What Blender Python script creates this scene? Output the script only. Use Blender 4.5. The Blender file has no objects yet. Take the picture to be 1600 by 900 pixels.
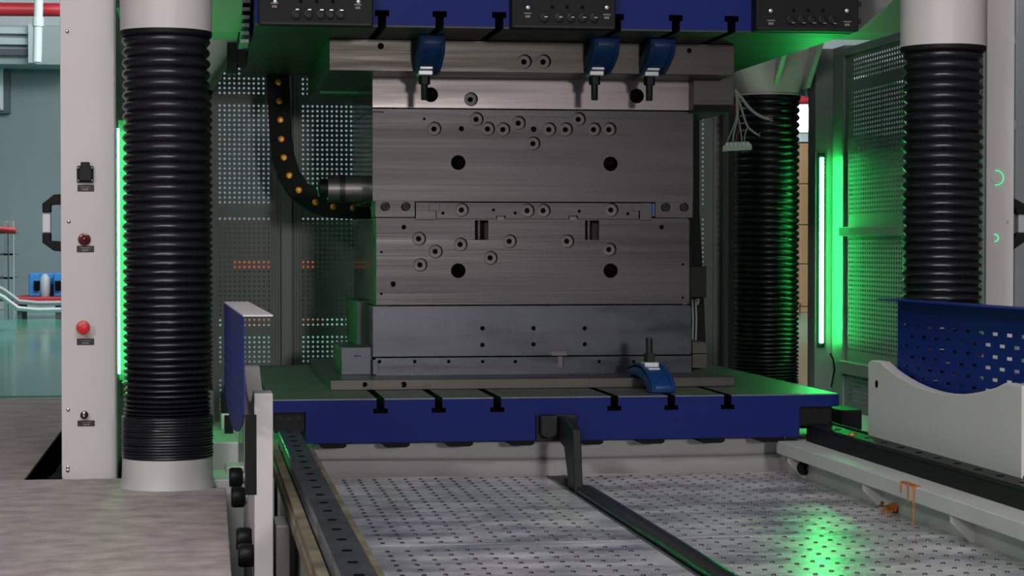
import bpy, bmesh, math, random
from mathutils import Vector, Matrix
random.seed(7)
PI = math.pi
# ------------------------------------------------------------------ camera
F = 3280.0; H = 0.79
PITCH = math.atan(65.0/F)
YAW = math.atan(488.0/F*math.cos(PITCH))
scene = bpy.context.scene
cd = bpy.data.cameras.new('camera'); cam = bpy.data.objects.new('camera', cd)
scene.collection.objects.link(cam); scene.camera = cam
cd.sensor_width = 36.0; cd.lens = F/1600*36.0; cd.clip_start = 0.05; cd.clip_end = 200
cam.location = (0, 0, H); cam.rotation_euler = (PI/2-PITCH, 0, -YAW)
# ------------------------------------------------------------------ world / exposure / hall lamps
w = bpy.data.worlds.new('world'); scene.world = w; w.use_nodes = True
w.node_tree.nodes['Background'].inputs[0].default_value = (0.80, 0.86, 1.0, 1)
w.node_tree.nodes['Background'].inputs[1].default_value = 0.32
scene.view_settings.view_transform = 'Standard'; scene.view_settings.look = 'None'
scene.view_settings.gamma = 1.0; scene.view_settings.use_curve_mapping = False
scene.view_settings.exposure = -0.32
def area(name, loc, target, sx, sy, power, col):
    l = bpy.data.lights.new(name, 'AREA'); l.shape = 'RECTANGLE'; l.size = sx; l.size_y = sy
    l.energy = power; l.color = col
    o = bpy.data.objects.new(name, l); scene.collection.objects.link(o); o.location = loc
    o.rotation_euler = (Vector(target)-Vector(loc)).to_track_quat('-Z', 'Y').to_euler()
    return o
area('hall_lamp', (1.75, -7.0, 1.75), (1.5, 7.2, 0.9), 0.6, 0.5, 330, (1.0, 0.93, 0.91))
area('hall_lamp', (-5.0, -4.0, 4.8), (0.6, 7.0, 0.3), 1.2, 0.8, 330, (0.98, 0.95, 0.95))
area('hall_lamp', (0.0, 1.0, 5.2), (0.6, 6.0, 0.0), 4.0, 1.2, 370, (0.98, 0.97, 1.0))
area('hall_lamp', (-3.0, 13.0, 4.9), (-3.0, 13.2, 0), 3.0, 3.0, 75, (0.95, 1.0, 1.0))
area('hall_lamp', (3.0, 20.0, 4.9), (3.0, 22.0, 0), 8.0, 3.0, 750, (0.93, 0.98, 1.0))
area('hall_lamp', (-1.0, 20.0, 4.9), (-1.0, 24.0, 0), 4.0, 3.0, 230, (0.85, 0.97, 1.0))
# ------------------------------------------------------------------ pixel -> place helpers
_R = Vector((math.cos(YAW), -math.sin(YAW), 0))
_F = Vector((math.sin(YAW)*math.cos(PITCH), math.cos(YAW)*math.cos(PITCH), -math.sin(PITCH)))
_U = _R.cross(_F)
def ray(px, py): return _F + _R*((px-800)/F) - _U*((py-450)/F)
def P(px, py, Y):
    d = ray(px, py); t = Y/d.y; return Vector((d.x*t, Y, H+d.z*t))
def G(px, py, z=0.0):
    d = ray(px, py); t = (z-H)/d.z; return Vector((d.x*t, d.y*t, z))
def XP(px, py, X):
    d = ray(px, py); t = X/d.x; return Vector((X, d.y*t, H+d.z*t))
def X(px, Y, py=385): return P(px, py, Y).x
def Z(py, Y, px=850): return P(px, py, Y).z
S = lambda Y: Y/F*1.01
# ------------------------------------------------------------------ materials
def lin(c): return tuple(((v/255.0)/12.92 if v/255.0 <= .04045 else ((v/255.0+.055)/1.055)**2.4) for v in c)
def mat(name, col, rough=.5, metal=0.0, noise=0.0, nscale=(8, 8, 8), bump=0.0, rvar=0.0, emit=0.0, ecol=None, col2=None, detail=4, spec=.5, coat=0):
    m = bpy.data.materials.new(name); m.use_nodes = True; nt = m.node_tree; N = nt.nodes; L = nt.links
    b = N['Principled BSDF']; c = lin(col)
    b.inputs['Base Color'].default_value = (*c, 1); b.inputs['Roughness'].default_value = rough
    b.inputs['Metallic'].default_value = metal; b.inputs['Specular IOR Level'].default_value = spec
    b.inputs['Coat Weight'].default_value = coat
    if emit:
        b.inputs['Emission Color'].default_value = (*(ecol or c), 1); b.inputs['Emission Strength'].default_value = emit
    if noise or bump or rvar or col2:
        g = N.new('ShaderNodeNewGeometry'); mp = N.new('ShaderNodeMapping'); mp.inputs['Scale'].default_value = nscale
        L.new(g.outputs['Position'], mp.inputs['Vector'])
        n = N.new('ShaderNodeTexNoise'); n.inputs['Scale'].default_value = 1; n.inputs['Detail'].default_value = detail
        n.inputs['Roughness'].default_value = .6
        L.new(mp.outputs[0], n.inputs['Vector'])
        r = N.new('ShaderNodeMapRange'); r.inputs[1].default_value = .3; r.inputs[2].default_value = .7
        L.new(n.outputs['Fac'], r.inputs[0])
        mx = N.new('ShaderNodeMix'); mx.data_type = 'RGBA'
        c2 = lin(col2) if col2 else tuple(min(1, v*(1+noise)) for v in c)
        c1 = c if col2 else tuple(v*(1-noise) for v in c)
        mx.inputs[6].default_value = (*c1, 1); mx.inputs[7].default_value = (*c2, 1)
        L.new(r.outputs[0], mx.inputs[0]); L.new(mx.outputs[2], b.inputs['Base Color'])
        if rvar:
            r2 = N.new('ShaderNodeMapRange'); r2.inputs[1].default_value = .3; r2.inputs[2].default_value = .7
            r2.inputs[3].default_value = max(.03, rough-rvar); r2.inputs[4].default_value = min(1, rough+rvar)
            L.new(n.outputs['Fac'], r2.inputs[0]); L.new(r2.outputs[0], b.inputs['Roughness'])
        if bump:
            bp = N.new('ShaderNodeBump'); bp.inputs['Strength'].default_value = bump; bp.inputs['Distance'].default_value = .004
            L.new(n.outputs['Fac'], bp.inputs['Height']); L.new(bp.outputs[0], b.inputs['Normal'])
    return m
M = {}
M['cream'] = mat('cream_paint', (196, 190, 187), .5, noise=.03, nscale=(3, 3, 3))
M['base_white'] = mat('machine_white_paint', (186, 186, 182), .42, noise=.06, nscale=(5, 5, 9))
M['sleeve'] = mat('sleeve_paint', (190, 184, 180), .4, noise=.02, nscale=(3, 3, 3))
M['rubber'] = mat('black_bellows', (20, 20, 24), .33, noise=.2, nscale=(9, 9, 30), rvar=.08)
M['black'] = mat('black_paint', (20, 20, 21), .55, spec=.15)
M['black_metal'] = mat('black_oxide', (22, 23, 24), .45, .2, spec=.25, noise=.2, nscale=(30, 30, 30))
M['track_black'] = mat('track_black', (34, 35, 37), .3, .4)
M['dark'] = mat('dark_recess', (4, 4, 5), .8, spec=.1)  # near-black, puts hole and slot shade into the colour; also dark caps
M['blue'] = mat('blue_enamel', (10, 27, 90), .55, spec=.15, noise=.05, nscale=(4, 4, 4))
M['guard_blue'] = mat('guard_blue_enamel', (16, 36, 112), .5, spec=.2, noise=.04)
M['clamp_blue'] = mat('cast_blue', (10, 50, 102), .42, noise=.12, nscale=(25, 25, 25), bump=.1)
M['fence'] = mat('fence_grey_green', (118, 130, 124), .5, noise=.03)
M['green_frame'] = mat('fence_frame', (128, 138, 132), .45, noise=.03)
M['steel'] = mat('ground_steel', (63, 60, 61), .34, .85, noise=.24, nscale=(.35, .35, 14), rvar=.09, bump=.6, detail=6)
M['steel_top'] = mat('bright_milled_steel', (120, 113, 112), .36, .8, noise=.16, nscale=(1, 1, 16), rvar=.09, bump=.25, detail=6)
M['steel_low'] = mat('blue_grey_steel', (58, 60, 65), .3, .85, noise=.22, nscale=(2.2, 2.2, 9), rvar=.09, bump=.04, detail=5)
M['steel_in'] = mat('drilled_steel', (84, 80, 80), .42, .7, noise=.1, nscale=(40, 40, 40))
M['planed_under'] = mat('shaded_planed_iron', (46, 48, 45), .45, .6, noise=.3, nscale=(.8, 26, 6), rvar=.1, bump=.6, detail=3)  # darker copy of the planed iron, underside shade put into the colour
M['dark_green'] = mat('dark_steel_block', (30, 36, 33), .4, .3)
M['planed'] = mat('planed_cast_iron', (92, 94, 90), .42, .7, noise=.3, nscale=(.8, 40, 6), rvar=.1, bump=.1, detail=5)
M['clampplate'] = mat('oiled_plate_steel', (70, 67, 62), .36, .8, noise=.22, nscale=(2, 18, 40), rvar=.1, bump=.08)
M['polished'] = mat('polished_side_steel', (92, 98, 95), .16, .95, noise=.15, nscale=(1, 3, 12), rvar=.05)
M['bright'] = mat('bright_washer_steel', (176, 180, 184), .35, .5)
M['chrome'] = mat('chrome', (200, 205, 205), .15, 1.0)
M['perf'] = mat('scuffed_aluminium', (120, 122, 130), .27, .3, nscale=(3.2, 6, 5), rvar=.09, bump=.02, col2=(240, 236, 236), detail=9)
M['slab'] = mat('worn_concrete_brown', (146, 131, 127), .75, nscale=(9, 12, 9), bump=.5, col2=(192, 177, 172), detail=14)
M['slab_rear'] = mat('worn_concrete_rear', (138, 120, 116), .75, nscale=(6, 7, 9), bump=.4, col2=(176, 158, 152), detail=12)
M['epoxy'] = mat('teal_epoxy', (62, 142, 120), .13, nscale=(.8, .8, 1), bump=.03, col2=(76, 158, 136), coat=0)
M['wall'] = mat('insulated_wall_panel', (122, 134, 139), .5, noise=.05, nscale=(2, 2, .6))
M['hallwhite'] = mat('hall_white', (200, 205, 208), .6)
M['duct'] = mat('duct_grey', (160, 165, 168), .5)
M['ductdark'] = mat('duct_dark_grey', (80, 86, 90), .6)  # plain dark grey for slats, shelves, feet and machines
M['redpipe'] = mat('red_pipe_paint', (176, 34, 44), .4)
M['red'] = mat('red_plastic', (205, 30, 32), .35)
M['darkred'] = mat('dark_red_lens', (90, 14, 18), .2)
M['label'] = mat('label_dark_brown', (30, 22, 22), .5)
M['print'] = mat('label_print', (130, 122, 118), .6)
M['oldbrass'] = mat('yellowed_grease_paint', (92, 80, 58), .55, nscale=(12, 9, 9), col2=(150, 138, 112), bump=.2)
M['rail'] = mat('linear_rail_steel', (98, 100, 108), .33, .6, nscale=(9, 5, 9), rvar=.1, col2=(72, 72, 76))
M['brass'] = mat('brass_rivet', (176, 122, 44), .3, .9)
M['orange'] = mat('orange_grease', (176, 98, 28), .4, noise=.3, nscale=(60, 60, 60))
M['card'] = mat('cardboard', (168, 126, 92), .8, noise=.05)
M['lightblue'] = mat('light_blue_machine', (40, 120, 190), .45)
M['cable'] = mat('grey_cable', (150, 158, 150), .5)
M['connector'] = mat('pale_connector', (168, 178, 166), .5)
M['led'] = mat('green_led_tube', (20, 255, 90), .4, emit=75, ecol=(0.035, 1.0, 0.17))
M['led_soft'] = mat('added_green_led_tube', (20, 255, 90), .4, emit=16, ecol=(0.035, 1.0, 0.17))
M['ring'] = mat('green_ring_light', (20, 255, 140), .4, emit=1.2, ecol=(0.05, 1.0, 0.35))
M['lamp'] = mat('flood_lamp_face', (255, 255, 255), .4, emit=10, ecol=(1, 1, 1))
M['orange_lit'] = mat('orange_lit_strip', (255, 90, 30), .4, emit=.3, ecol=(1.0, .22, .06))  # orange light on the strips put in as a glow of their own
M['glass'] = mat('window_pane', (96, 108, 112), .1)
# ------------------------------------------------------------------ mesh helpers
class MB:
    def __init__(s): s.v = []; s.f = []; s.m = []
    def add(s, vs, fs, mi=0):
        o = len(s.v); s.v += [tuple(v) for v in vs]
        for i, f in enumerate(fs):
            s.f.append(tuple(o+k for k in f)); s.m.append(mi if isinstance(mi, int) else mi[i])
        return s
    def box(s, x0, x1, y0, y1, z0, z1, mi=0):
        x0, x1 = min(x0, x1), max(x0, x1); y0, y1 = min(y0, y1), max(y0, y1); z0, z1 = min(z0, z1), max(z0, z1)
        v = [(x0,y0,z0),(x1,y0,z0),(x1,y1,z0),(x0,y1,z0),(x0,y0,z1),(x1,y0,z1),(x1,y1,z1),(x0,y1,z1)]
        return s.add(v, [(3,2,1,0),(4,5,6,7),(0,1,5,4),(1,2,6,5),(2,3,7,6),(3,0,4,7)], mi)
    def pbox(s, a, b, c, d, Y0, Y1, mi=0):          # pixel rectangle a,b - c,d on plane Y0, deep to Y1
        return s.box(X(a, Y0, (b+d)/2), X(c, Y0, (b+d)/2), Y0, Y1, Z(b, Y0, (a+c)/2), Z(d, Y0, (a+c)/2), mi)
    def prism(s, pts, vec, mi=0):
        n = len(pts); vec = Vector(vec); a = [Vector(p) for p in pts]; b = [p+vec for p in a]
        nrm = Vector((0,0,0))
        for i in range(n): nrm += a[i].cross(a[(i+1) % n])
        fr = tuple(range(n)); bk = tuple(range(2*n-1, n-1, -1))
        sides = [(i, n+i, n+(i+1) % n, (i+1) % n) for i in range(n)]
        fs = [fr, bk]+sides
        if nrm.dot(vec) > 0: fs = [tuple(reversed(f)) for f in fs]
        return s.add(a+b, fs, mi)
    def lathe(s, prof, c, axis='Z', n=32, mi=0, caps=True):
        vs = []; c = Vector(c)
        for r, h in prof:
            for k in range(n):
                t = 2*PI*k/n; a, b = r*math.cos(t), r*math.sin(t)
                vs.append(c+(Vector((a, b, h)) if axis == 'Z' else Vector((a, h, -b)) if axis == 'Y' else Vector((h, a, b))))
        fs = []
        for j in range(len(prof)-1):
            for k in range(n):
                k2 = (k+1) % n; fs.append((j*n+k, j*n+k2, (j+1)*n+k2, (j+1)*n+k))
        if caps:
            fs.append(tuple(reversed(range(n)))); fs.append(tuple((len(prof)-1)*n+k for k in range(n)))
        return s.add(vs, fs, mi)
    def cyl(s, c, r, h, axis='Z', n=24, mi=0): return s.lathe([(r, 0), (r, h)], c, axis, n, mi)
    def tube(s, pts, r, n=8, mi=0):
        pts = [Vector(p) for p in pts]; vs = []; up = Vector((0.13, .2, 1)).normalized(); m = len(pts)
        for i, p in enumerate(pts):
            d = (pts[min(i+1, m-1)]-pts[max(i-1, 0)]).normalized()
            a = d.cross(up)
            if a.length < .05: a = d.cross(Vector((1, 0, 0)))
            a.normalize(); b = d.cross(a); rr = r[i] if isinstance(r, (list, tuple)) else r
            for k in range(n): vs.append(p+a*rr*math.cos(2*PI*k/n)+b*rr*math.sin(2*PI*k/n))
        fs = [(j*n+k, j*n+(k+1) % n, (j+1)*n+(k+1) % n, (j+1)*n+k) for j in range(m-1) for k in range(n)]
        fs += [tuple(reversed(range(n))), tuple((m-1)*n+k for k in range(n))]
        return s.add(vs, fs, mi)
    def mesh(s, name, mats, origin=(0,0,0), bevel=0, smooth=False, fix=True):
        me = bpy.data.meshes.new(name); o = Vector(origin)
        me.from_pydata([tuple(Vector(v)-o) for v in s.v], [], s.f)
        for m in mats: me.materials.append(M[m])
        me.polygons.foreach_set('material_index', s.m)
        if fix or bevel:
            bm = bmesh.new(); bm.from_mesh(me)
            if fix: bmesh.ops.recalc_face_normals(bm, faces=bm.faces)
            if bevel:
                es = [e for e in bm.edges if len(e.link_faces) == 2 and e.calc_face_angle(0) > .6]
                bmesh.ops.bevel(bm, geom=es, offset=bevel, segments=2, profile=.5, affect='EDGES')
            bm.to_mesh(me); bm.free()
        if smooth:
            me.polygons.foreach_set('use_smooth', [True]*len(me.polygons))
            try: me.set_sharp_from_angle(angle=math.radians(40))
            except Exception: pass
        me.update(); return me
def link(o): scene.collection.objects.link(o); return o
def thing(name, label, cat, loc=(0,0,0), group=None):
    o = bpy.data.objects.new(name, None); o.empty_display_size = .1; o.location = loc; link(o)
    o['label'] = label; o['category'] = cat
    if group: o['group'] = group
    return o
def worg(p):
    v = Vector((0,0,0))
    while p: v += p.location; p = p.parent
    return v
def part(name, mb, mats, parent, bevel=0, smooth=False, label=None, stuff=False):
    if isinstance(mats, str): mats = [mats]
    o = bpy.data.objects.new(name, mb.mesh(name, mats, worg(parent), bevel, smooth)); o.parent = parent; link(o)
    if label: o['label'] = label
    if stuff: o['kind'] = 'stuff'
    return o
def solo(name, mb, mats, label, cat, bevel=0, smooth=False, group=None, loc=None, stuff=False):
    if isinstance(mats, str): mats = [mats]
    if loc is None:
        xs = [v[0] for v in mb.v]; ys = [v[1] for v in mb.v]; zs = [v[2] for v in mb.v]
        loc = ((min(xs)+max(xs))/2, (min(ys)+max(ys))/2, min(zs))
    o = bpy.data.objects.new(name, mb.mesh(name, mats, loc, bevel, smooth)); o.location = loc; link(o)
    o['label'] = label; o['category'] = cat
    if group: o['group'] = group
    if stuff: o['kind'] = 'stuff'
    return o
def struct(name, mb, mats, bevel=0, parent=None, kind=True):
    if isinstance(mats, str): mats = [mats]
    o = bpy.data.objects.new(name, mb.mesh(name, mats, worg(parent), bevel)); link(o)
    if parent: o.parent = parent
    elif kind: o['kind'] = 'structure'
    return o
def inst(name, me, parent, wloc, label=None):
    o = bpy.data.objects.new(name, me); o.parent = parent; o.location = Vector(wloc)-worg(parent); link(o)
    if label: o['label'] = label
    return o
def carve(o, cutter, nm):                        # subtract the cutter solids from a part
    co = bpy.data.objects.new('cutter', cutter.mesh('cutter', [m.name for m in []], worg(o)))
    for m in o.data.materials: co.data.materials.append(m)
    co.data.polygons.foreach_set('material_index', [min(nm, 9)]*len(co.data.polygons))
    link(co); co.location = worg(o)
    md = o.modifiers.new('cut', 'BOOLEAN'); md.operation = 'DIFFERENCE'; md.object = co; md.solver = 'EXACT'; md.use_self = True
    bpy.context.view_layer.update()
    dg = bpy.context.evaluated_depsgraph_get()
    me = bpy.data.meshes.new_from_object(o.evaluated_get(dg)); o.modifiers.clear()
    old = o.data; o.data = me; me.name = old.name; bpy.data.objects.remove(co)
    return o
def perforated(x_n, z_n, pitch, r, org, ax, az, wall=.003, pz=None, rx=None):   # grid of square cells, each with an eight-sided hole and a rim
    pz = pz or pitch; rx = rx or r
    mb = MB(); ax = Vector(ax); az = Vector(az); nn = ax.cross(az).normalized(); org = Vector(org)
    c8 = [(1, 0), (1, 1), (0, 1), (-1, 1), (-1, 0), (-1, -1), (0, -1), (1, -1)]
    base = []
    for a, b in c8: base.append(ax*(a*pitch/2)+az*(b*pz/2))
    for k in range(8):
        t = k*PI/4; base.append(ax*(rx*math.cos(t))+az*(r*math.sin(t)))
    for k in range(8): base.append(base[8+k]-nn*wall)
    fs = [(k, (k+1) % 8, 8+(k+1) % 8, 8+k) for k in range(8)]+[(8+k, 8+(k+1) % 8, 16+(k+1) % 8, 16+k) for k in range(8)]
    for i in range(x_n):
        for j in range(z_n):
            c = org+ax*((i+.5)*pitch)+az*((j+.5)*pz); o = len(mb.v)
            mb.v += [tuple(c+b) for b in base]; mb.f += [tuple(o+q for q in f) for f in fs]; mb.m += [0]*16
    return mb
def perf_part(mb, parent, name='perforated_panel', m='fence'):
    o = bpy.data.objects.new(name, mb.mesh(name, [m], worg(parent), fix=False)); o.parent = parent; link(o); return o
# ------------------------------------------------------------------ setting
m = MB().box(-16, 24, 11.4, 30, -.12, -.004); struct('floor', m, 'epoxy')
EX = G(352, 752)                         # right edge of the near slab
PITX = EX.x; PITX2 = 2.62
m = MB(); m.box(-16, -.60, -3, 11.4, -.15, -.012); m.box(-.60, 24, 9.9, 11.4, -.15, -.012); m.box(3.05, 24, -3, 9.9, -.15, -.012)
struct('floor', m, 'slab_rear')
m = MB().prism([(-6, -2, 0), (-6, 7.26, 0), (-.20, 7.26, 0), (-.20, 6.93, 0), (PITX, 6.93, 0), (PITX-.02, 3, 0), (PITX-.05, -2, 0)], (0, 0, -.04))
struct('floor', m, 'slab', bevel=.004)
m = MB().box(-.6, 3.05, -2, 9.9, -.75, -.65); struct('floor', m, 'dark')
m = MB().box(-.66, -.6, -2, 9.9, -.7, -.02); m.box(3.0, 3.05, -2, 9.9, -.7, -.012); struct('trim_1', m, 'dark')
m = MB().box(-16, 24, 27.0, 27.2, 0, 3.25)
wb = struct('wall_back', m, 'wall')
for k in range(22):
    xx = -14+k*1.15; mm = MB().box(xx, xx+1.135, 26.97, 27.0, .12, 3.2); struct('panel', mm, 'wall', parent=wb)
struct('wall_back', MB().box(-16, 24, 27.2, 27.4, 3.25, 5.4), 'hallwhite')
struct('wall_left', MB().box(-16.2, -16, -3, 27.4, 0, 5.4), 'wall')
struct('wall_right', MB().box(24, 24.2, -3, 27.4, 0, 5.4), 'hallwhite')
struct('ceiling', MB().box(-16.2, 24.2, -3, 27.4, 5.4, 5.5), 'hallwhite')
struct('baseboard_back', MB().box(-16, 24, 26.93, 26.97, 0, .12), 'duct')
# window in the back wall, far left
m = MB()
for q in [(-40, 93, 5, 98), (-40, 172, 5, 177), (5, 93, 15, 177), (-46, 93, -40, 177)]: m.pbox(*q, 26.85, 26.96)
wn = struct('window_1', m, 'ductdark')
m = MB()
for q in [(-40, 98, 1, 101), (-40, 168, 1, 172), (0, 98, 5, 172)]: m.pbox(*q, 26.8, 26.9)
struct('window_frame', m, 'hallwhite', parent=wn); struct('pane', MB().pbox(-40, 100, 3, 170, 26.93, 26.95), 'glass', parent=wn)
# ------------------------------------------------------------------ far background left
t = thing('ventilation_duct', 'long grey louvred air duct running above the far panelled wall', 'duct', (-2.5, 26, 3.2))
m = MB(); m.pbox(-500, 36, 130, 98, 26.2, 26.9); part('duct_body', m, 'duct', t, .01)
for k in range(3): part('louvre', MB().pbox(-60, 42+k*17, 46, 52+k*17, 26.1, 26.25), 'hallwhite' if k != 2 else 'ductdark', t)
part('flange', MB().pbox(44, 37, 54, 98, 26.0, 26.95), 'hallwhite', t)
def pipe(pa, pb, r, Y, mt, label, name='pipe', Yb=None):
    a, b = P(pa[0], pa[1], Y), P(pb[0], pb[1], Yb or Y)
    tt = thing(name, label, 'pipe', tuple(a)); m = MB().tube([a, b], r, 14); part('tube', m, mt, tt, smooth=True)
    for q in (.25, .6):
        c = a.lerp(b, q); part('coupling', MB().tube([c-(b-a).normalized()*.05, c+(b-a).normalized()*.05], r*1.25, 14), mt, tt)
    return tt
pipe((-300, 12), (420, 18), .075, 24, 'redpipe', 'thick red pipe running level above the far left wall')
pipe((62, -60), (58, 97), .05, 23.5, 'hallwhite', 'white vertical drop pipe crossing in front of the grey duct')
pipe((1180, 157), (1296, 157), .04, 24, 'redpipe', 'thin red pipe above the flood lamp on the right')
pipe((1338, 50), (1430, 38), .04, 14, 'redpipe', 'red sloping pipe above the right mesh fence', Yb=11.5)
m = MB().pbox(1200, 118, 1500, 128, 24.5, 25.1); solo('lamp_trough', m, 'hallwhite', 'white ceiling trough above the thin red pipe on the right', 'trough')
M['tube'] = mat('fluorescent_cover', (240, 240, 245), .5, emit=.8, ecol=(1, 1, 1))
solo('ceiling_light', MB().pbox(300, 56, 420, 70, 18, 18.3), 'tube', 'white ceiling light glimpsed over the rear fence at upper left', 'light')
t = thing('wall_cabinet', 'grey wall unit with dark slats high above the stacked cardboard boxes', 'cabinet', tuple(P(1258, 150, 25)))
part('cabinet_body', MB().pbox(1236, 130, 1300, 150, 25.2, 25.6), 'duct', t)
for a in (1247, 1256, 1265, 1274): part('slat', MB().pbox(a, 132, a+3, 149, 25.1, 25.2), 'ductdark', t)
t = thing('flood_lamp', 'glaring white flood lamp above the cardboard boxes at the right', 'lamp', tuple(P(1262, 205, 23)))
part('lamp_face', MB().prism([P(*q, 23) for q in [(1246, 190), (1254, 168), (1290, 165), (1290, 204), (1250, 204)]], (0, .05, 0)), 'lamp', t)
part('lamp_body', MB().pbox(1244, 163, 1294, 207, 23.08, 23.3), 'duct', t)
solo('storage_bin', MB().pbox(1249, 205, 1292, 222, 24.4, 24.8), 'hallwhite', 'white bin on top of the stacked cardboard boxes', 'bin', .01)
ys = [224, 288, 352, 413, 475]; nm = ['topmost', 'second from top', 'third from top', 'lowest']
for k in range(4):
    t = thing('cardboard_box', 'brown cardboard box, %s of the stack under the flood lamp' % nm[k], 'box', tuple(P(1275, ys[k+1], 24.4)), 'cardboard boxes behind the right fence')
    part('carton', MB().pbox(1250, ys[k], 1320, ys[k+1]-1, 24.4, 25.0), 'card', t, .01)
    part('tape', MB().pbox(1280, ys[k], 1286, ys[k+1]-1, 24.39, 24.41), 'oldbrass', t)
ys = [200, 262, 330, 400, 475]
for k in range(4):
    t = thing('cardboard_box', 'brown cardboard box, %s of the stack left of the flood lamp stack' % nm[k], 'box', tuple(P(1240, ys[k+1], 25.3)), 'cardboard boxes behind the right fence')
    part('carton', MB().pbox(1190, ys[k], 1249, ys[k+1]-1, 25.35, 25.9), 'card', t, .01)
    part('tape', MB().pbox(1212, ys[k], 1218, ys[k+1]-1, 25.33, 25.36), 'oldbrass', t)
for a, lb in ((1190, 'left'), (1252, 'right')):
    t = thing('pallet', 'low wooden pallet under the %s cardboard stack' % lb, 'pallet', tuple(G(a+30, 490)))
    Yp = 24.4
    for q in range(4): part('plank', MB().box(X(a+q*16, Yp), X(a+q*16+12, Yp), Yp, Yp+.7, .08, .11), 'card', t)
    part('bearer', MB().box(X(a, Yp), X(a+60, Yp), Yp+.02, Yp+.12, 0, .08), 'card', t)
# blue machine unit, red skid, rack at far left
t = thing('pump_unit', 'light blue pump unit on the red skid by the far wall', 'machine', tuple(P(75, 466, 23.6)))
part('housing', MB().pbox(45, 427, 62, 463, 23.6, 24.2), 'lightblue', t, .01)
part('housing', MB().pbox(84, 427, 130, 463, 23.6, 24.2), 'lightblue', t, .01)
part('top_beam', MB().pbox(45, 427, 130, 436, 23.7, 24.1), 'lightblue', t, .01)
part('back_plate', MB().pbox(45, 430, 130, 463, 24.2, 24.25), 'lightblue', t)
for a in (53, 86): part('window', MB().pbox(a, 439, a+9, 454, 23.57, 23.6), 'dark', t)
part('motor', MB().lathe([(.05, 0), (.06, .05), (.06, .2), (.02, .25)], P(70, 463, 23.7), 'Z', 16), 'duct', t, smooth=True)
t = thing('skid_base', 'long red skid on the teal floor under the pump unit', 'platform', tuple(P(70, 481, 23.5)))
part('deck', MB().pbox(22, 464, 160, 476, 23.4, 24.4), 'redpipe', t, .01)
for a in (30, 90, 150): part('foot', MB().box(X(a-4, 23.5), X(a+4, 23.5), 23.5, 24.2, 0, Z(476, 23.4)+.01), 'ductdark', t)
t = thing('steel_rack', 'grey steel rack with a red roller at the far left', 'rack', tuple(P(8, 470, 20)))
for a in (-30, 6, 15): part('upright', MB().pbox(a, 345, a+6, 500, 20, 20.1), 'duct', t)
for b in (362, 396, 433, 468): part('shelf', MB().pbox(-30, b, 20, b+3, 20.0, 20.6), 'ductdark', t)
part('roller', MB().tube([P(-20, 357, 19.95), P(25, 361, 19.95)], .03, 10), 'redpipe', t, smooth=True)
pts = [P(*q, 19.5) for q in [(-20, 452), (5, 465), (28, 482), (60, 485), (110, 484), (160, 485)]]
for k, dz in enumerate((0, .06)):
    solo('floor_hose', MB().tube([p+Vector((0, k*.1, dz)) for p in pts], .022, 8), 'duct' if k else 'hallwhite', ('pale hose sagging from the rack towards the red skid, the lower one', 'grey hose sagging from the rack towards the red skid, the upper one')[k], 'hose', smooth=True)
# dark machine seen through the holes of the rear fence
t = thing('parked_machine', 'dark machine seen through the lower holes of the rear mesh fence', 'machine', tuple(P(480, 600, 12.5)))
part('cabinet_body', MB().pbox(325, 347, 600, 498, 12.5, 13.4), 'ductdark', t, .01)
for a in (327, 575): part('leg', MB().box(X(a, 12.6), X(a+12, 12.6), 12.6, 13.3, 0, .4), 'black', t)
part('lit_strip', MB().pbox(366, 407, 423, 419, 12.42, 12.5), 'orange_lit', t)
part('lit_strip', MB().pbox(472, 405, 495, 419, 12.42, 12.5), 'orange_lit', t)
part('lit_strip', MB().pbox(380, 500, 505, 507, 12.42, 12.5), 'orange_lit', t)
t = thing('parked_machine', 'dark machine seen through the holes of the right green-lit fence', 'machine', (4.6, 12, 0))
part('cabinet_body', MB().box(X(1345, 12), 6.8, 12, 12.35, .1, Z(207, 12)), 'ductdark', t, .01)
part('plinth', MB().box(X(1350, 12), 6.7, 12.05, 12.3, 0, .1), 'black', t)
part('door', MB().box(X(1352, 12), X(1400, 12), 11.97, 12, .2, Z(217, 12)), 'ductdark', t, .005)
# ------------------------------------------------------------------ fences
XL, XR = -.286, 2.79; BY = 9.6; pt = .0219; hr = .0056
t = thing('rear_mesh_fence', 'grey-green perforated metal fence closing the back of the press', 'fence', (1.2, BY, -.1))
zt = Z(71, BY, 400)
groups = [(103.5, 140.8, 5), (162, 318, 21), (340, 504, 22), (524, 566, 6), (585, 640, 7)]
groups = [(104, 6), (161.5, 21), (338, 23), (523.5, 6), (590, 7)]
def back_panel(xa, cols, x_left, x_right):
    x0 = X(xa, BY); y_cur = zt
    xl, xr = X(x_left, BY), X(x_right, BY)
    solid = MB(); prev = zt
    for (ya, n) in groups:
        za = Z(ya, BY, 400)
        pb = perforated(cols, n, pt, hr, (x0, BY, za-n*pt), (1, 0, 0), (0, 0, 1))
        perf_part(pb, t)
        solid.box(xl, xr, BY, BY+.003, za, prev); solid.box(xl, x0, BY, BY+.003, za-n*pt, za); solid.box(x0+cols*pt, xr, BY, BY+.003, za-n*pt, za)
        prev = za-n*pt
    solid.box(xl, xr, BY, BY+.003, -.1, prev)
    part('panel_frame', solid, 'fence', t)
back_panel(340, 11, 215, 440); back_panel(470, 11, 453, 600)
back_panel(204, 11, 170, 214)
for q in (602, 734, 866): back_panel(q+12, 11, q-1, q+130)
back_panel(1085-62, 11, 998, 1128)
for a in (440, 601, 733, 865, 997):
    xa = X(a, BY)
    part('post', MB().box(xa-.003, xa+.045, BY-.04, BY+.04, -.1, zt), 'green_frame', t, .002)
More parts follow.
